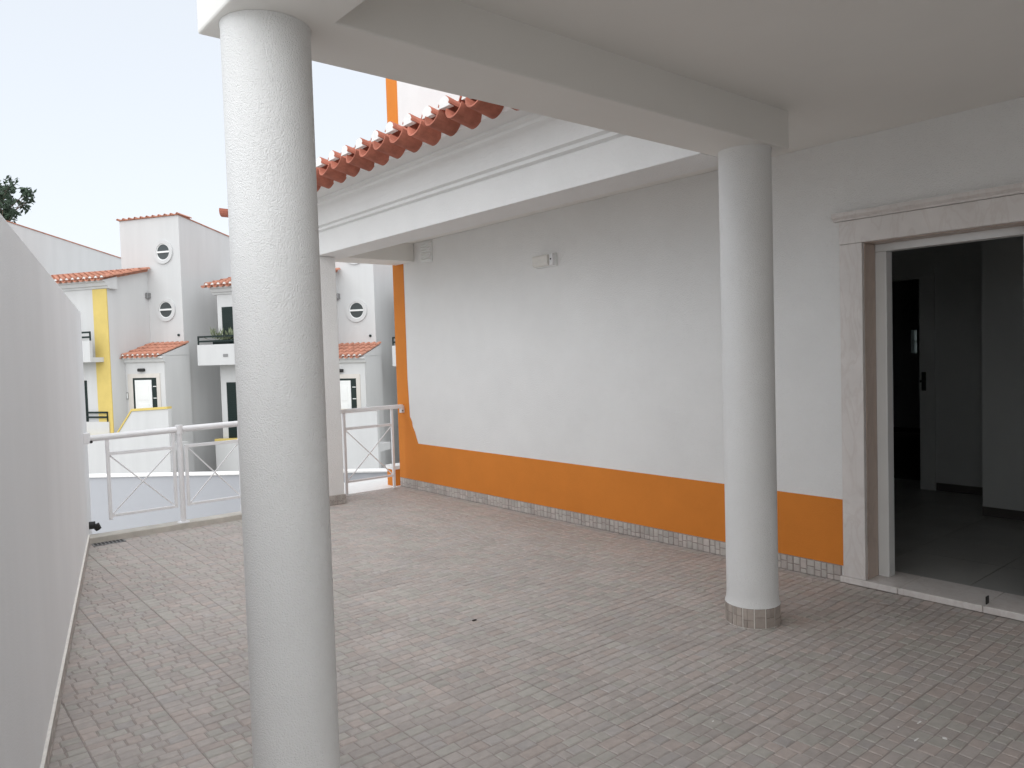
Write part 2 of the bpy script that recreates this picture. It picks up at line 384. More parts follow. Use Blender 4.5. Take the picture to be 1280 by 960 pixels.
# ------------------------------------------------------------------ dark rooms behind the doorway
FZ = .04
ifl = MB(); ifl.box(XW + .3025, 16, -3.5, 7.6, -.4, FZ - .008); ifloor = struct(bld(ifl, 'interior_floor', M['int_dark']))
it_me = MB().box(0, .593, 0, .593, 0, .0075).mesh('floor_slab', M['int_floor'])
for i in range(6):
    for j in range(9):
        o = put('floor_slab', it_me, ifloor); o.location = (XW + .325 + i * .597, -.40 + j * .597 - .78 + .0, FZ - .0079)
ice = MB(); ice.box(XW + .3025, 16, -3.5, 7.6, 2.62, 2.8); struct(bld(ice, 'interior_ceiling', M['int_wall']))
IX = 8.24
iw = MB(); iw.prism([(-3.5, FZ), (3.335, FZ), (3.335, 2.21), (4.32, 2.21), (4.32, FZ), (7.6, FZ), (7.6, 2.619), (-3.5, 2.619)], 'x', IX, IX + .14)
iwall = struct(bld(iw, 'interior_wall', M['int_wall']))
ip = MB(); ip.box(7.30, IX - .002, -3.4, 2.45, FZ, 2.618); struct(bld(ip, 'interior_chimney_breast', M['int_wall']))
b_ = MB(); b_.box(IX - .014, IX - .0005, 2.452, 3.185, FZ, FZ + .08); bld(b_, 'skirting', M['int_dark'], iwall)
b_ = MB(); b_.box(7.286, 7.2985, -3.3, 2.45, FZ, FZ + .08); bld(b_, 'skirting', M['int_dark'], iwall)
idr = thing('interior_doorway', 'inner doorway with a pale casing and a black lever handle seen through the dark room', 'doorway', (IX, 3.8, FZ))
b_ = MB(); b_.box(IX - .022, IX + .16, 3.19, 3.335, FZ, 2.22); bld(b_, 'casing', M['int_wall'], idr)
b_ = MB(); b_.box(IX - .022, IX + .16, 4.32, 4.42, FZ, 2.22); bld(b_, 'casing', M['int_wall'], idr)
b_ = MB(); b_.box(IX - .022, IX + .16, 3.19, 4.42, 2.2215, 2.33); bld(b_, 'casing_head', M['int_wall'], idr)
b_ = MB(); b_.box(IX - .034, IX - .0225, 3.272, 3.312, 1.06, 1.25); b_.bar((IX - .05, 3.29, 1.16), (IX - .05, 3.32, 1.155), .02, .02); b_.bar((IX - .05, 3.29, 1.16), (IX - .03, 3.29, 1.16), .018, .018); bld(b_, 'handle', M['black'], idr)
struct(bld(MB().box(XW + .3025, 16, 7.6, 7.75, -.3, 2.8), 'interior_wall', M['int_wall']))
struct(bld(MB().box(XW + .3025, 16, -3.65, -3.5, -.3, 2.8), 'interior_wall', M['int_wall']))
# far room wall with a narrow window
FX = 13.2
fwl = MB()
wy0, wy1, wz0, wz1 = 5.397, 5.487, 1.37, 1.75
for (a, b, c, d) in ((-3.5, wy0, FZ, 2.619), (wy1, 7.6, FZ, 2.619), (wy0, wy1, FZ, wz0), (wy0, wy1, wz1, 2.619)): fwl.box(FX, FX + .25, a, b, c, d)
struct(bld(fwl, 'interior_wall', M['int_wall']))
b_ = MB(); b_.box(FX - .014, FX - .0005, -3.4, 7.5, FZ, FZ + .08); bld(b_, 'skirting', M['int_dark'], iwall)
nw = thing('narrow_window', 'tiny bright slit window glimpsed in the far wall of the dark interior', 'window', (FX, 5.44, 1.37))
zc = (wz0 + wz1) / 2
b_ = MB(); b_.box(FX + .1, FX + .15, wy0, wy1, zc - .012, zc + .012); bld(b_, 'glazing_bar', M['alu'], nw)
b_ = MB(); b_.box(FX + .12, FX + .126, wy0, wy1, wz0, zc - .013); b_.box(FX + .12, FX + .126, wy0, wy1, zc + .013, wz1)
gm = bpy.data.materials.new('frosted_glass'); gm.use_nodes = True
pb = gm.node_tree.nodes['Principled BSDF']; pb.inputs['Transmission Weight'].default_value = .9; pb.inputs['Roughness'].default_value = .5; pb.inputs['Base Color'].default_value = (.5, .56, .55, 1)
bld(b_, 'pane', gm, nw)
struct(bld(MB().box(XW + .301, 13.45, -4, 7.97, 2.805, 6.4), 'house_upper_storey', M['house']))
struct(bld(MB().box(13.4505, 16.2, -3.66, 7.8, 2.805, 3.0), 'interior_roof', M['house']))

# ------------------------------------------------------------------ porch roof: ceiling, beams
ZB, ZC = 2.66, 2.868
BX0, BX1 = .868, 1.200; BY0, BY1 = 2.290, 2.625; FX0, FX1 = 3.610, 3.945
pr = thing('porch_roof', 'flat white porch roof with plastered ceiling and deep beams over the columns', 'porch roof', (2.8, 0, ZB))
bld(MB().prism([(BX0, -4), (BX1, -4), (BX1, BY0), (3.966, BY0), (3.966, BY1), (BX0, BY1)], 'z', ZB, 3.6), 'front_beam', M['plaster'], pr, bevel=.008)
bld(MB().box(BX1 - .01, XW - .002, -4, BY0 + .02, ZC, 3.5), 'ceiling_slab', M['plaster'], pr)
bld(MB().box(3.955, XW - .002, BY0 + .022, 7.5, ZC + .003, 3.2), 'side_ceiling', M['plaster'], pr)

# unseen back wall behind the camera's right, added close in to darken the porch
struct(bld(MB().box(.9, XW - .002, -2.4, -2.2, GZ, 2.866), 'unseen_porch_back_wall', M['stucco']))

# ------------------------------------------------------------------ round columns and the square pillar
def column(loc, label):
    t = thing('round_column', label, 'column', (loc[0], loc[1], 0), group='round porch columns')
    r = .1425
    prof = [(r + .010, .112), (r + .008, .120), (r + .003, .130)] + [(r, z) for z in (.17, .6, 1.2, 1.8, 2.3, 2.645)] + [(r + .003, 2.6595)]
    bld(MB().lathe(loc, prof, 64), 'shaft', M['column'], t)
    bld(MB().lathe(loc, [(r + .007, -.01), (r + .007, .1115)], 48), 'grout_core', M['lgrout'], t)
    n = 15
    for i in range(n):
        a0 = 2 * math.pi * (i + .05) / n; a1 = 2 * math.pi * (i + .95) / n; mb = MB()
        vs = []
        for rr in (r, r + .0085):
            for a in (a0, (a0 + a1) / 2, a1):
                for z in (.003, .1105): vs.append((loc[0] + rr * math.cos(a), loc[1] + rr * math.sin(a), z))
        mb.add(vs, [(6, 8, 9, 7), (8, 10, 11, 9), (0, 1, 3, 2), (2, 3, 5, 4), (1, 7, 9, 3), (3, 9, 11, 5), (0, 2, 8, 6), (2, 4, 10, 8), (0, 6, 7, 1), (4, 5, 11, 10)], col=(.62, .58, .55))
        zz = [.003, rng.uniform(.035, .07), .1105]
        am = a0 + (a1 - a0) * rng.choice((.4, .55, 1))
        for q in range(2):
            for b0, b1 in ((a0, am), (am, a1)):
                if b1 - b0 < .02: continue
                v_ = rng.uniform(.75, 1.05); vs = []
                for a in (b0 + .01, b1 - .01):
                    for z in (zz[q] + .0025, zz[q + 1] - .0025): vs.append((loc[0] + (r + .0115) * math.cos(a), loc[1] + (r + .0115) * math.sin(a), z))
                for a in (b0 + .003, b1 - .003):
                    for z in (zz[q] + .001, zz[q + 1] - .001): vs.append((loc[0] + (r + .0086) * math.cos(a), loc[1] + (r + .0086) * math.sin(a), z))
                mb.add(vs, [(0, 2, 3, 1), (0, 4, 6, 2), (1, 3, 7, 5), (0, 1, 5, 4), (2, 6, 7, 3)], col=(v_, v_ * .95, v_ * .9))
        bld(mb, 'base_tile', M['floor'], t, tint=True)
    return t
column((1.034, 2.457), 'thick white round column in the left foreground at the outer corner of the porch beams')
column((3.783, 2.457), 'white round column with a tiled base ring standing in front of the orange dado')
sp = thing('square_pillar', 'white square pillar with tiled foot between the railing and the gate', 'pillar', (3.715, 7.65, 0))
bld(MB().box(3.612, 3.820, 7.502, 7.88, .1, ZB - .001), 'shaft', M['stucco'], sp, bevel=.006)
b_ = MB(); b_.box(3.604, 3.829, 7.493, 7.885, .001, .099); bld(b_, 'grout_core', M['lgrout'], sp)
for i in range(2):
    o = put('base_tile', skirts[i], sp); o.location = (3.716 + (-.112 if i == 0 else .001) + .11 - sp.location.x + (0 if i == 0 else 0), 7.4935 - sp.location.y, .0)
    o.rotation_euler = (0, 0, R(180)); o.scale = (.32, 1, .95)
    if i == 1: o.location.x = 3.829 - sp.location.x
for i in range(1):
    o = put('base_tile', skirts[2], sp); o.location = (3.6045 - sp.location.x, 7.494 - sp.location.y, 0); o.rotation_euler = (0, 0, R(90)); o.scale = (1.14, 1, .95)

# ------------------------------------------------------------------ side roof: beam, moulded cornice, clay tiles
sr_ = thing('tiled_roof', 'lean-to roof of red clay barrel tiles over a white moulded cornice beam', 'roof', (3.9, 5.2, ZB))
bld(MB().box(FX0, FX1, BY1 + .0015, 7.898, ZB, 3.17), 'side_beam', M['stucco'], sr_, bevel=.005)
bld(MB().box(FX1 + .0015, XW - .003, 7.5, 7.898, ZB + .001, 3.17), 'end_beam', M['plaster'], sr_, bevel=.005)
prof = [(3.609, 2.892), (3.577, 2.903), (3.577, 2.928), (3.545, 2.940), (3.545, 2.955)]
for k in range(10):
    a = math.pi / 2 * k / 9
    prof.append((3.545 - .082 * (1 - math.cos(a)), 2.957 + .130 * math.sin(a)))
prof += [(3.430, 3.096), (3.430, 3.118), (3.397, 3.130), (3.397, 3.150), (3.235, 3.150), (3.225, 3.155), (3.225, 3.26), (3.609, 3.33)]
YE = 8.42
cmb = MB()
n = len(prof); cor = FX0                                   # mitred return at the far corner
rows = [[(x, BY1 + .002, z) for x, z in prof], [(x, 7.9 + (cor - x), z) for x, z in prof], [(XW + .3, 7.9 + (cor - x), z) for x, z in prof]]
for ra, rb in zip(rows, rows[1:]):
    cmb.add(ra + rb, [(i, i + 1, n + i + 1, n + i) for i in range(n - 1)])
bld(cmb, 'cornice', M['stucco'], sr_)
# roof deck rising to the house wall
dk = MB(); dk.add([(3.30, 2.64, 3.25), (XW - .004, 2.64, 3.78), (XW - .004, 8.1, 3.78), (3.30, 8.2, 3.25), (3.30, 2.64, 3.19), (XW - .004, 2.64, 3.7), (XW - .004, 8.1, 3.7), (3.30, 8.2, 3.19)],
                   [(0, 1, 2, 3), (4, 7, 6, 5), (0, 4, 5, 1), (1, 5, 6, 2), (2, 6, 7, 3), (3, 7, 4, 0)])
bld(dk, 'roof_deck', M['mortar'], sr_)
def barrel(mb, p0, p1, r0_, r1_, up_, th=.012, n=10, flat=1.0):
    """half-round tile from p0 to p1; up_: True = humped cover, False = channel"""
    p0 = Vector(p0); p1 = Vector(p1); d = (p1 - p0).normalized(); s_ = Vector((-d.y, d.x, 0)).normalized(); u_ = d.cross(s_)
    if u_.z < 0: u_ = -u_
    vs = []
    for p, r in ((p0, r0_), (p1, r1_)):
        for rr in (r, r - th):
            for i in range(n + 1):
                a = math.pi * i / n; vs.append(p + s_ * (rr * math.cos(a)) + u_ * (rr * math.sin(a) * (1 if up_ else -1) * flat))
    m_ = n + 1; fs = []
    for i in range(n):
        fs += [(i, i + 1, 2 * m_ + i + 1, 2 * m_ + i), (m_ + i, 3 * m_ + i, 3 * m_ + i + 1, m_ + i + 1), (i, m_ + i, m_ + i + 1, i + 1), (2 * m_ + i, 2 * m_ + i + 1, 3 * m_ + i + 1, 3 * m_ + i)]
    fs += [(0, 2 * m_, 3 * m_, m_), (n, m_ + n, 3 * m_ + n, 2 * m_ + n)]
    mb.add(vs, fs, False); return mb
ch = barrel(MB(), (0, 0, 0), (.187, 0, -.053), .092, .082, False)
cv = barrel(MB(), (0, 0, 0), (.30, 0, -.06), .066, .056, True)
pl = MB()
vs = [(.003, .061 * math.cos(math.pi * i / 10), (.061 * math.sin(math.pi * i / 10) if 0 < i < 10 else -.014)) for i in range(11)] + [(.05, .052 * math.cos(math.pi * i / 10), .052 * math.sin(math.pi * i / 10) - .012) for i in range(11)]
pl.add(vs, [tuple(range(11)), tuple(range(21, 10, -1))] + [(i, 11 + i, 12 + i, i + 1) for i in range(10)] + [(0, 10, 21, 11)])
for b_ in (ch, cv):
    for k, s in enumerate(b_.sm): b_.sm[k] = False
ch_me, cv_me, pl_me = ch.mesh('roof_tile', M['clay']), cv.mesh('roof_tile', M['clay']), pl.mesh('mortar_plug', M['mortar'])
PIT = .2425; XE = 3.05; ZE = 3.248; Y0t = 4.192 + .004
upper = MB()
k0 = -6
for k in range(k0, 18):
    yk = Y0t + k * PIT
    jz, jr, jx = rng.uniform(-.006, .006), rng.uniform(-.035, .035), rng.uniform(-.012, .012)
    o = put('roof_tile', ch_me, sr_); o.location = (XE + jx - 3.9, yk - 5.2, ZE + jz - ZB); o.rotation_euler = (0, 0, jr)
    jz, jr, jx = rng.uniform(-.006, .006), rng.uniform(-.035, .035), rng.uniform(-.012, .012)
    o = put('roof_tile', cv_me, sr_); o.location = (XE + .012 + jx - 3.9, yk + PIT / 2 - 5.2, ZE + .034 + jz - ZB); o.rotation_euler = (0, 0, jr)
    p_ = put('mortar_plug', pl_me, o)
    for c_ in range(5):                                    # courses further up the slope
        x0, z0 = 3.24 + c_ * .33, 3.26 + c_ * .108
        barrel(upper, (x0, yk, z0 + .05), (x0 + .36, yk, z0 + .05 + .112), .082, .068, False, n=6)
        barrel(upper, (x0, yk + PIT / 2, z0 + .06), (x0 + .36, yk + PIT / 2, z0 + .06 + .112), .074, .06, True, n=6)
o = bld(upper, 'upper_roof_tiles', M['clay'], sr_); o['kind'] = 'stuff'
hp = barrel(MB(), (3.03, 8.60, 3.27), (3.40, 8.24, 3.19), .085, .07, False); bld(hp, 'hip_tile', M['clay'], sr_)

# ------------------------------------------------------------------ left terrace wall
lw = thing('terrace_wall', 'tall plain white rendered wall along the left side of the terrace', 'wall', (*LW(4), 0))
b_ = MB(); b_.prism([LW(-4), LW(8.262), LW(8.262, -.2), LW(-4, -.2)], 'z', GZ, 2.09); bld(b_, 'rendered_wall', M['grey_wall'], lw, bevel=.006)
ang = math.atan2(LD.y, LD.x)
t = 7.50; i = 0; st = .345
while t > 1.2:
    o = put('skirting_tile', skirts[i % 5], lw); x_, y_ = LW(t - .001)
    o.location = (x_ - lw.location.x, y_ - lw.location.y, .001); o.rotation_euler = (0, 0, ang + math.pi); o.scale = (.995, 1, .82)
    t -= st * LD.y; i += 1
b_ = MB(); b_.prism([LW(0, -.001), LW(7.5, -.001), LW(7.5, .012), LW(0, .012)], 'z', .0885, .0945); bld(b_, 'skirting_cap', M['lgrout'], lw)
pe = thing('drain_spout', 'small black pipe end poking out at the foot of the left wall by the kerb', 'pipe', (*LW(7.72), .12))
x_, y_ = LW(7.72)
b_ = MB(); b_.tube((x_ - .02, y_, .13), (x_ + .05, y_ - .01, .13), .034, 14); b_.tube((x_ + .05, y_ - .01, .13), (x_ + .075, y_ - .012, .085), .034, 14, .026); bld(b_, 'pipe_elbow', M['black'], pe)

# ------------------------------------------------------------------ kerb, railing, gate
struct(bld(MB().prism([(1.335, 7.535), (3.611, 7.535), (3.611, 7.70), (1.37, 7.70)], 'z', -.2, .052), 'kerb', M['cement'], bevel=.006))
rl = thing('metal_railing', 'white painted metal railing with cross-braced panels on the kerb', 'railing', (2.2, 7.6, .052))
YR = 7.59; K = YR / 7.53                                  # railing stands mid-kerb
def z_(z): return EYE + (z - EYE) * K
def x_r(x): return x * K
HR = z_(.940)
bld(MB().tube((1.355, YR, z_(.932)), (x_r(2.125), YR, z_(.948)), .029, 16), 'handrail', M['metal'], rl)
bld(MB().tube((x_r(2.175), YR, z_(.950)), (3.61, YR, z_(.968)), .029, 16), 'handrail', M['metal'], rl)
bld(MB().tube((x_r(2.152), YR, .0525), (x_r(2.148), YR, z_(.99)), .025, 14), 'post', M['metal'], rl)
bld(MB().lathe((x_r(2.152), YR), [(.055, .0525), (.055, .060), (.03, .066)], 20), 'post_foot', M['metal'], rl)
bld(MB().tube((x_r(2.149), YR, z_(.905)), (x_r(2.149), YR, z_(.99)), .034, 14), 'post_collar', M['metal'], rl)
def panel(xl, xr, zt, zb, ztop_l, ztop_r, zbl, zbr, yy, parent):
    """frame of flat bars with a St Andrew's cross"""
    s_ = .028
    fr = bld(MB().box(xl - s_ / 2, xl + s_ / 2, yy - s_ / 2, yy + s_ / 2, zbl, ztop_l), 'stile', M['metal'], parent, bevel=.002)
    fr2 = bld(MB().box(xr - s_ / 2, xr + s_ / 2, yy - s_ / 2, yy + s_ / 2, zbr, ztop_r), 'stile', M['metal'], parent, bevel=.002)
    bld(MB().box(xl + s_ / 2, xr - s_ / 2, yy - .012, yy + .012, zt - .015, zt + .015), 'top_bar', M['metal'], parent, bevel=.002)
    bld(MB().box(xl + s_ / 2, xr - s_ / 2, yy - .012, yy + .012, zb - .012, zb + .012), 'bottom_bar', M['metal'], parent, bevel=.002)
    a, b, c, d = xl + s_ / 2, xr - s_ / 2, zb + .012, zt - .015
    bld(MB().tube((a, yy - .007, c), (b, yy - .007, d), .0065, 8), 'brace', M['metal'], parent)
    bld(MB().tube((a, yy + .007, d), (b, yy + .007, c), .0065, 8), 'brace', M['metal'], parent)
panel(x_r(1.533), x_r(2.093), z_(.783), z_(.225), HR - .024, HR - .02, z_(.19), z_(.215), YR, rl)
panel(x_r(2.205), x_r(2.715), z_(.785), z_(.230), z_(.80), HR - .01, z_(.215), .0525, YR, rl)
panel(x_r(2.80), x_r(3.52), z_(.785), z_(.230), HR, HR, z_(.215), .0525, YR, rl)
bx_, by_ = LW(YR)
bld(MB().box(bx_ - .01, bx_ + .045, YR - .045, YR + .045, z_(.89), z_(.985)), 'wall_bracket', M['metal'], rl, bevel=.004)
bld(MB().tube((bx_ + .05, YR - .032, z_(.905)), (bx_ + .05, YR - .048, z_(.905)), .012, 10), 'bolt', M['black'], rl)
gt = thing('metal_gate', 'narrow white metal gate with one cross brace between the pillar and the orange corner', 'gate', (4.4, 7.85, 0))
YG = 7.85
bld(MB().prism([(3.835, .946), (4.795, .955), (4.795, 1.0), (3.835, .992)], 'y', YG - .03, YG + .03), 'top_rail', M['metal'], gt, bevel=.006)
panel(4.025, 4.650, .770, .163, .948, .953, .012, .012, YG, gt)
bld(MB().box(4.77, 4.8145, YG - .025, YG + .025, .90, .985), 'latch_plate', M['metal'], gt, bevel=.004)
bld(MB().tube((4.785, YG - .034, .925), (4.785, YG - .024, .925), .007, 8), 'bolt', M['black'], gt)

# landing and stub wall beyond the gate
struct(bld(MB().box(3.60, 6.3, 7.885, 8.86, GZ, -.018), 'landing', M['mortar'], bevel=.006))
ow_ = thing('orange_stub_wall', 'low orange wall with a white cap just outside the gate', 'wall', (5.4, 8.2, 0))
bld(MB().box(4.80, 6.2, 8.10, 8.26, -.0175, .185), 'rendered_wall', M['orange'], ow_)
bld(MB().box(4.785, 6.2, 8.085, 8.275, .186, .235), 'coping', M['mortar'], ow_, bevel=.006)

# ------------------------------------------------------------------ long low wall across the street side
sw = thing('street_wall', 'long low greyish white wall with a bright white coping beyond the railing', 'wall', (4.3, 12.3, GZ))
p0, p1 = Vector((2.54, 14.06)), Vector((6.19, 10.51)); d_ = (p1 - p0).normalized(); q0 = p0 - d_ * 6; q1 = p1 + d_ * 4; nn = Vector((-d_.y, d_.x))
if nn.dot(Vector((.64, .77))) < 0: nn = -nn
def quad(o0, o1): return [tuple(q0 + nn * o0), tuple(q1 + nn * o0), tuple(q1 + nn * o1), tuple(q0 + nn * o1)]
bld(MB().prism(quad(.03, .22), 'z', GZ, -.262), 'rendered_wall', mat('grey_street_wall_render', (.43, .44, .465), rough=.9, var=.03, vscale=1.5, bump=.3, bscale=90), sw)
bld(MB().prism(quad(0, .25), 'z', -.2615, -.232), 'coping', M['mortar'], sw, bevel=.006)

# ------------------------------------------------------------------ terraced houses
RZ = R(-58.5)
GRP = 'stepped row of white terraced houses'
ht = thing('terraced_house', 'white terraced house with yellow pilaster and round windows left of the big column', 'house', (8.38, 28.24, 0), RZ, GRP, local=True)
def tsheet(name, a0, a1, b0, z0, b1, z1, parent, pitch=.26, courses=4, plugs=True):
    """barrel-tile roof: rounded rolls running from eave (b0,z0) up to (b1,z1), stepped in courses; a row of white mortar ends"""
    mb = MB(); N = max(2, round((a1 - a0) / pitch)); p = (a1 - a0) / N
    for i in range(N):
        for c in range(courses):
            f0, f1 = c / courses, (c + 1.08) / courses
            A = Vector((a0 + (i + .5) * p, b0 + (b1 - b0) * f0, z0 + (z1 - z0) * f0 + .02)); B = Vector((a0 + (i + .5) * p, b0 + (b1 - b0) * f1, z0 + (z1 - z0) * f1 - .0))
            barrel(mb, A, B, p * .36, p * .29, True, th=.02, n=5)
        for c in range(courses):
            f0, f1 = c / courses, (c + 1.08) / courses
            A = Vector((a0 + i * p + .001, b0 - .03 + (b1 - b0) * f0, z0 + (z1 - z0) * f0)); B = Vector((a0 + i * p + .001, b0 + (b1 - b0) * f1, z0 + (z1 - z0) * f1 - .02))
            barrel(mb, A, B, p * .36, p * .29, False, th=.02, n=5)
    o = bld(mb, name, M['clay_far'], parent)
    pm = MB()
    if plugs:
        for i in range(N):
            x = a0 + (i + .5) * p; r = p * .33
            pm.add([(x + r * math.cos(math.pi * k / 6), b0 + .01, z0 + .02 + r * math.sin(math.pi * k / 6)) for k in range(7)] + [(x + r * math.cos(math.pi * k / 6), b0 + .05, z0 + .02 + r * math.sin(math.pi * k / 6)) for k in range(7)],
                   [tuple(range(7)), tuple(range(13, 6, -1))] + [(k, 7 + k, 8 + k, k + 1) for k in range(6)])
        bld(pm, 'mortar_ends', M['mortar'], o)
    return o
# walls
TZ, SLP = 6.80, .155
tw = bld(MB().prism([(0, GZ), (8, GZ), (8, TZ - SLP * 8), (0, TZ)], 'x', -2.66, 0), 'tower_wall', M['house'], ht)
wgw = bld(MB().prism([(-1.82, GZ), (-.001, GZ), (-.001, 4.93), (-1.82, 4.50)], 'x', -5.26, -1.49), 'wing_wall', M['house'], ht)
bld(MB().prism([(0.0, GZ), (8, GZ), (8, 4.2), (0, 4.9)], 'x', -6.44, -2.662), 'rear_wall', M['house'], ht)
pw = bld(MB().box(-1.488, .20, -1.2, -.002, GZ, 1.86), 'porch_wall', M['house'], ht)
# tower roof: slab with verge tiles and an eave row
b_ = MB(); b_.prism([(-.06, TZ + .012), (8, TZ - SLP * 8 + .003), (8, TZ - SLP * 8 + .035), (-.06, TZ + .045)], 'x', -2.68, .025); rf = bld(b_, 'tower_roof', M['clay_far'], ht)
b_ = MB()
for i in range(11):
    a = -2.66 + i * .268; barrel(b_, (a, -.09, TZ + .03), (a, .6, TZ - .03), .06, .05, True, th=.02, n=6)
bld(b_, 'eave_tile', M['clay_far'], rf)
# wing roof and cornice
wr = tsheet('wing_roof', -5.55, -1.22, -2.15, 4.50, -.1, 4.98, ht, courses=5)
b_ = MB(); b_.prism([(-1.49, 4.60), (-2.05, 4.45), (-2.05, 4.40), (-1.98, 4.37), (-1.94, 4.27), (-1.88, 4.25), (-1.86, 4.19), (-1.8205, 4.17), (-1.49, 4.17)], 'x', -5.40, -1.36); bld(b_, 'wing_cornice', M['house'], ht)
b_ = MB(); b_.prism([(-1.80, 4.56), (-.06, 4.94), (-.06, 5.02), (-1.80, 4.64)], 'x', -1.52, -1.40); bld(b_, 'verge_tiles', M['clay_far'], ht)
bld(MB().box(-2.10, -1.485, -1.852, -1.8205, -1.0, 4.168), 'pilaster', M['yellow'], ht)
# round windows
for zc_ in (5.555, 3.505):
    s_ = bld(MB().ring((-.72, 0, zc_), 'y', .30, .42, -.05, .01), 'round_window', M['house'], ht)
    bld(MB().ring((-.72, 0, zc_), 'y', .268, .302, -.025, .005), 'window_frame', M['alu'], s_)
    bld(MB().disc((-.72, 0, zc_), .27, -.012, -.002), 'pane', M['glass_d'], s_)
    b_ = MB(); b_.box(-1.0, -.44, -.045, -.012, zc_ - .03, zc_ + .03); bld(b_, 'glazing_bar', M['alu'], s_)
# canopy
cn = tsheet('canopy_roof', -1.47, .26, -1.42, 1.87, -.02, 2.30, ht, pitch=.215, courses=4)
bld(MB().prism([(-1.36, 1.84), (-1.36, 1.78), (-1.30, 1.74), (-1.27, 1.66), (-1.2005, 1.62), (-1.2005, 1.86)], 'x', -1.487, .27), 'canopy_cornice', M['house'], ht)
bld(MB().prism([(-1.35, 1.865), (-.003, 1.865), (-.003, 2.27)], 'x', -1.487, .21), 'canopy_gable', M['house'], ht)
# front door: stone surround, dark frame with barred sidelight, white panelled leaf
D0, D1, DT, DB = -1.13, -.20, 1.06, -1.05
ds = MB(); ds.box(D0 - .26, D0 - .05, -1.225, -1.2005, DB, DT + .05); ds.box(D1 + .05, D1 + .20, -1.225, -1.2005, DB, DT + .05); ds.box(D0 - .26, D1 + .20, -1.225, -1.2005, DT + .052, DT + .20)
bld(ds, 'door_surround', M['stone'], ht)
dd = bld(MB().box(D0 - .05, D1 + .05, -1.214, -1.2005, DB, DT + .05), 'front_door', M['dark'], ht)
bld(MB().box(D0 + .05, D1 - .16, -1.24, -1.2142, DB, DT - .02), 'door_leaf', M['alu'], dd, bevel=.006)
b_ = MB()
for k in range(3): b_.box(D0 + .17, D1 - .28, -1.25, -1.2402, DB + .2 + k * .6, DB + .68 + k * .6)
bld(b_, 'door_panel', M['alu'], dd, bevel=.01)
for k in range(5): bld(MB().box(D1 - .10, D1 + .03, -1.23, -1.2142, DB + .25 + k * .4, DB + .275 + k * .4), 'glazing_bar', M['alu'], dd)
bld(MB().tube((D1 - .22, -1.252, -.05), (D1 - .22, -1.2402, -.05), .03, 10), 'door_knob', M['steel'], dd)
b_ = MB(); b_.box(-.90, -.62, -1.30, -1.2005, 1.33, 1.44); bld(b_, 'porch_lamp', M['black'], ht, bevel=.03)
b_ = MB(); b_.box(-1.485, -1.40, -1.225, -1.2005, .38, .62); ic = bld(b_, 'intercom', M['steel'], ht)
bld(MB().box(-1.465, -1.42, -1.232, -1.2252, .41, .59), 'intercom_panel', M['alu'], ic)
b_ = MB(); b_.box(-1.485, -1.38, -.16, -.0005, 3.93, 4.14); bld(b_, 'wall_spotlight', M['steel'], ht, bevel=.02)
b_ = MB(); b_.tube((-.21, -.04, 2.58), (-.21, 0, 2.58), .045, 10); bld(b_, 'pipe_outlet', M['dark'], ht)
# balcony
B0, B1, BF = -5.72, -1.74, -2.40
bal = bld(MB().box(B0, B1, BF, BF + .12, 1.70, 2.42), 'balcony', M['house'], ht, bevel=.01)
b_ = MB(); b_.box(B0, B1, BF + .1205, -1.8205, 1.70, 1.86); bld(b_, 'balcony_slab', M['house'], bal)
bld(MB().box(B0, B0 + .12, BF + .1205, -1.8205, 1.862, 2.42), 'balcony_cheek', M['house'], bal)
for z in (2.70, 2.54): bld(MB().bar((B0 + .02, BF + .06, z), (B1 - .02, BF + .06, z), .05, .06), 'balcony_rail', M['dark'], bal)
for a in (B0 + .02, -3.7, B1 - .02): bld(MB().bar((a, BF + .06, 2.4205), (a, BF + .06, 2.73), .04, .04), 'balcony_post', M['dark'], bal)
b_ = MB(); b_.box(-4.62, -4.42, BF - .012, BF - .0005, 1.98, 2.08); bld(b_, 'number_plate', M['steel'], bal)
# shutter doors on the wing
def shutter(a0, a1, z0, z1):
    s_ = bld(MB().box(a0, a1, -1.845, -1.8205, z0, z1), 'shutter_door', M['dark'], ht)
    b_ = MB(); zz = z0 + .06
    while zz < z1 - .08: b_.box(a0 + .06, a1 - .06, -1.856, -1.8452, zz, zz + .045); zz += .075
    bld(b_, 'louvres', M['dark'], s_)
shutter(-5.06, -4.10, 1.87, 3.74); shutter(-5.0, -4.05, -1.05, 1.08); shutter(-3.5, -2.58, -1.05, 1.08)
# raised forecourt: stepped parapet with yellow coping, terrace rail
fb = -2.05; PL = -5.42
bld(MB().prism([(PL, GZ), (1.06, GZ), (1.06, .10), (-.44, .03), (-1.18, -.84), (PL, -.99)], 'y', fb, fb + .14), 'stair_parapet', M['house'], ht)
b_ = MB(); pts = [(PL, -.99), (-1.18, -.84), (-.44, .03), (1.06, .10)]
b_.prism(pts + [(p[0], p[1] + .075) for p in reversed(pts)], 'y', fb - .03, fb + .17); bld(b_, 'parapet_coping', M['yellow'], ht)
bld(MB().box(-1.0, 1.06, -1.909, -1.2055, -1.3, -1.06), 'landing_slab', M['house'], ht)
fp = bld(MB().box(-4.4, -1.62, -1.90, -1.8605, -1.0, -.34), 'terrace_parapet', M['house'], ht)
for z in (-.02, -.18): bld(MB().bar((-4.35, -1.885, z), (-1.68, -1.885, z), .03, .06), 'terrace_rail', M['dark'], fp)
bld(MB().bar((-1.68, -1.885, -.338), (-1.68, -1.885, .01), .03, .03), 'terrace_rail_post', M['dark'], fp)
V = Vector((.52250, -.85264, 0)) * 6.45 + Vector((.85264, .52250, 0)) * 2.19 + Vector((0, 0, -.23))
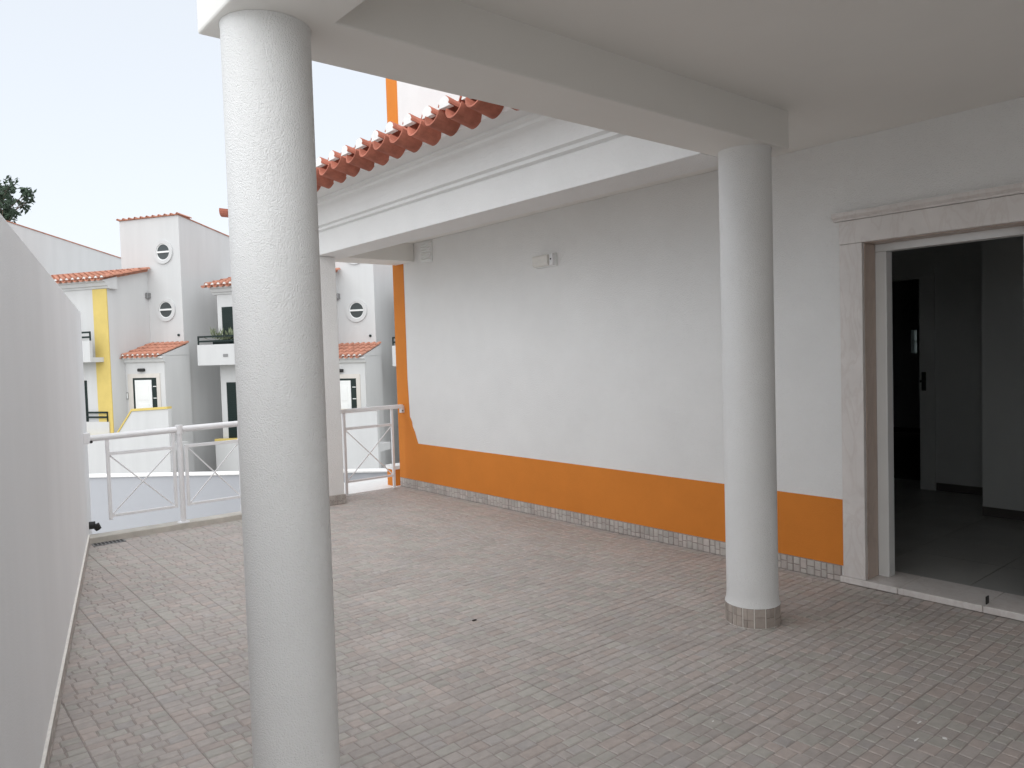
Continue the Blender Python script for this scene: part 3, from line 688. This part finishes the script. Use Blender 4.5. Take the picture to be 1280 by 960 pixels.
for k, lab in ((-1, 'white terraced house at the far left showing only a sloping gable above the terrace wall'),
               (1, 'white terraced house behind the big column, its round window seen over the gate'),
               (2, 'rightmost white terraced house showing only a balcony corner beside the orange strip')):
    c = copy_tree(ht); c.location = Vector((8.38, 28.24, 0)) + V * k; c['label'] = lab; LOCAL[c.name] = True
# solar tank on the far-left roof
def HL(a, b, z, k=0):
    p = Vector((8.38, 28.24, 0)) + V * k + Vector((.52250, -.85264, 0)) * a + Vector((.85264, .52250, 0)) * b; return (p.x, p.y, z)
c0 = HL(-.35, 3.2, 6.20, -1); c1 = HL(-.35, 4.75, 6.13, -1)
tk = thing('water_tank', 'white cylindrical solar water tank lying on the far left roof slope', 'tank', c0)
bld(MB().tube(c0, c1, .26, 20), 'tank_body', M['metal'], tk)
c2 = HL(-.35, 4.81, 6.127, -1); bld(MB().tube(c1, c2, .275, 20), 'end_cap', M['black'], tk)
b_ = MB()
for bb in (3.45, 4.45):
    for aa in (-.55, -.15): b_.bar(HL(aa, bb, 5.6, -1), HL(aa, bb, 6.05, -1), .05, .05)
bld(b_, 'tank_cradle', M['steel'], tk)
# plants on the balcony of the second house
bp = thing('balcony_plant', 'sparse green potted plants along the balcony rail by the green shutter', 'plant', HL(-5.0, BF + .28, 2.40 - .46, 1))
b_ = MB(); b_.box(*[0] * 6) if False else None
o1, o2 = HL(-5.2, BF + .3, 2.2, 1), HL(-4.5, BF + .3, 2.2, 1)
bld(MB().bar(o1, o2, .22, .2), 'planter', M['dark'], bp)
b_ = MB(); r = random.Random(5)
for i in range(130):
    f = r.random(); base_ = Vector(o1).lerp(Vector(o2), f) + Vector((r.uniform(-.1, .1), r.uniform(-.1, .1), .1))
    tip = base_ + Vector((r.gauss(0, .14), r.gauss(0, .14), r.uniform(.15, .62) * (.6 + .4 * math.sin(f * 9))))
    s_ = Vector((r.gauss(0, 1), r.gauss(0, 1), r.gauss(0, .4))).normalized() * .03; m_ = base_.lerp(tip, .7)
    b_.add([m_ - s_, tip, m_ + s_, base_.lerp(tip, .45)], [(0, 1, 2, 3)])
bld(b_, 'foliage', M['plant'], bp)
# ------------------------------------------------------------------ tree far left
tx, ty = 5.0, 47.6
tr = thing('leafy_tree', 'dark leafy tree crown showing above the far left roof', 'tree', (tx, ty, GZ))
b_ = MB(); r = random.Random(11)
b_.tube((tx, ty, GZ), (tx + .1, ty, 4), .28, 10, .2); b_.tube((tx + .1, ty, 4), (tx - .1, ty, 8.6), .2, 10, .13)
clumps = []
for i in range(38):
    while True:
        p = Vector((r.uniform(-1, 1), r.uniform(-1, 1), r.uniform(-1, 1)))
        if .35 < p.length < 1: break
    clumps.append(Vector((tx, ty, 10.35)) + Vector((p.x * 1.75, p.y * 1.6, p.z * 1.25)))
for c in clumps:
    h = Vector((tx - .1, ty, r.uniform(7.6, 9.6))); mid = h.lerp(c, .5) + Vector((r.uniform(-.15, .15), r.uniform(-.15, .15), .1))
    b_.tube(h, mid, .045, 5, .03, False); b_.tube(mid, c, .03, 5, .012, False)
bld(b_, 'trunk', M['bark'], tr)
b_ = MB()
for c in clumps:
    R_ = r.uniform(.24, .42)
    for i in range(34):
        d = Vector((r.gauss(0, 1), r.gauss(0, 1), r.gauss(0, .8))); d = d.normalized() * R_ * r.random() ** .5
        p = c + d; a = Vector((r.gauss(0, 1), r.gauss(0, 1), r.gauss(0, 1))).normalized(); s_ = a.cross(Vector((r.gauss(0, 1), r.gauss(0, 1), r.gauss(0, 1)))).normalized()
        L_ = r.uniform(.12, .22); W_ = L_ * .36
        b_.add([p - a * L_, p + s_ * W_, p + a * L_, p - s_ * W_], [(0, 1, 2, 3)])
bld(b_, 'crown', M['leaf'], tr)
for o in bpy.data.objects:
    if '_local' in o: del o['_local']
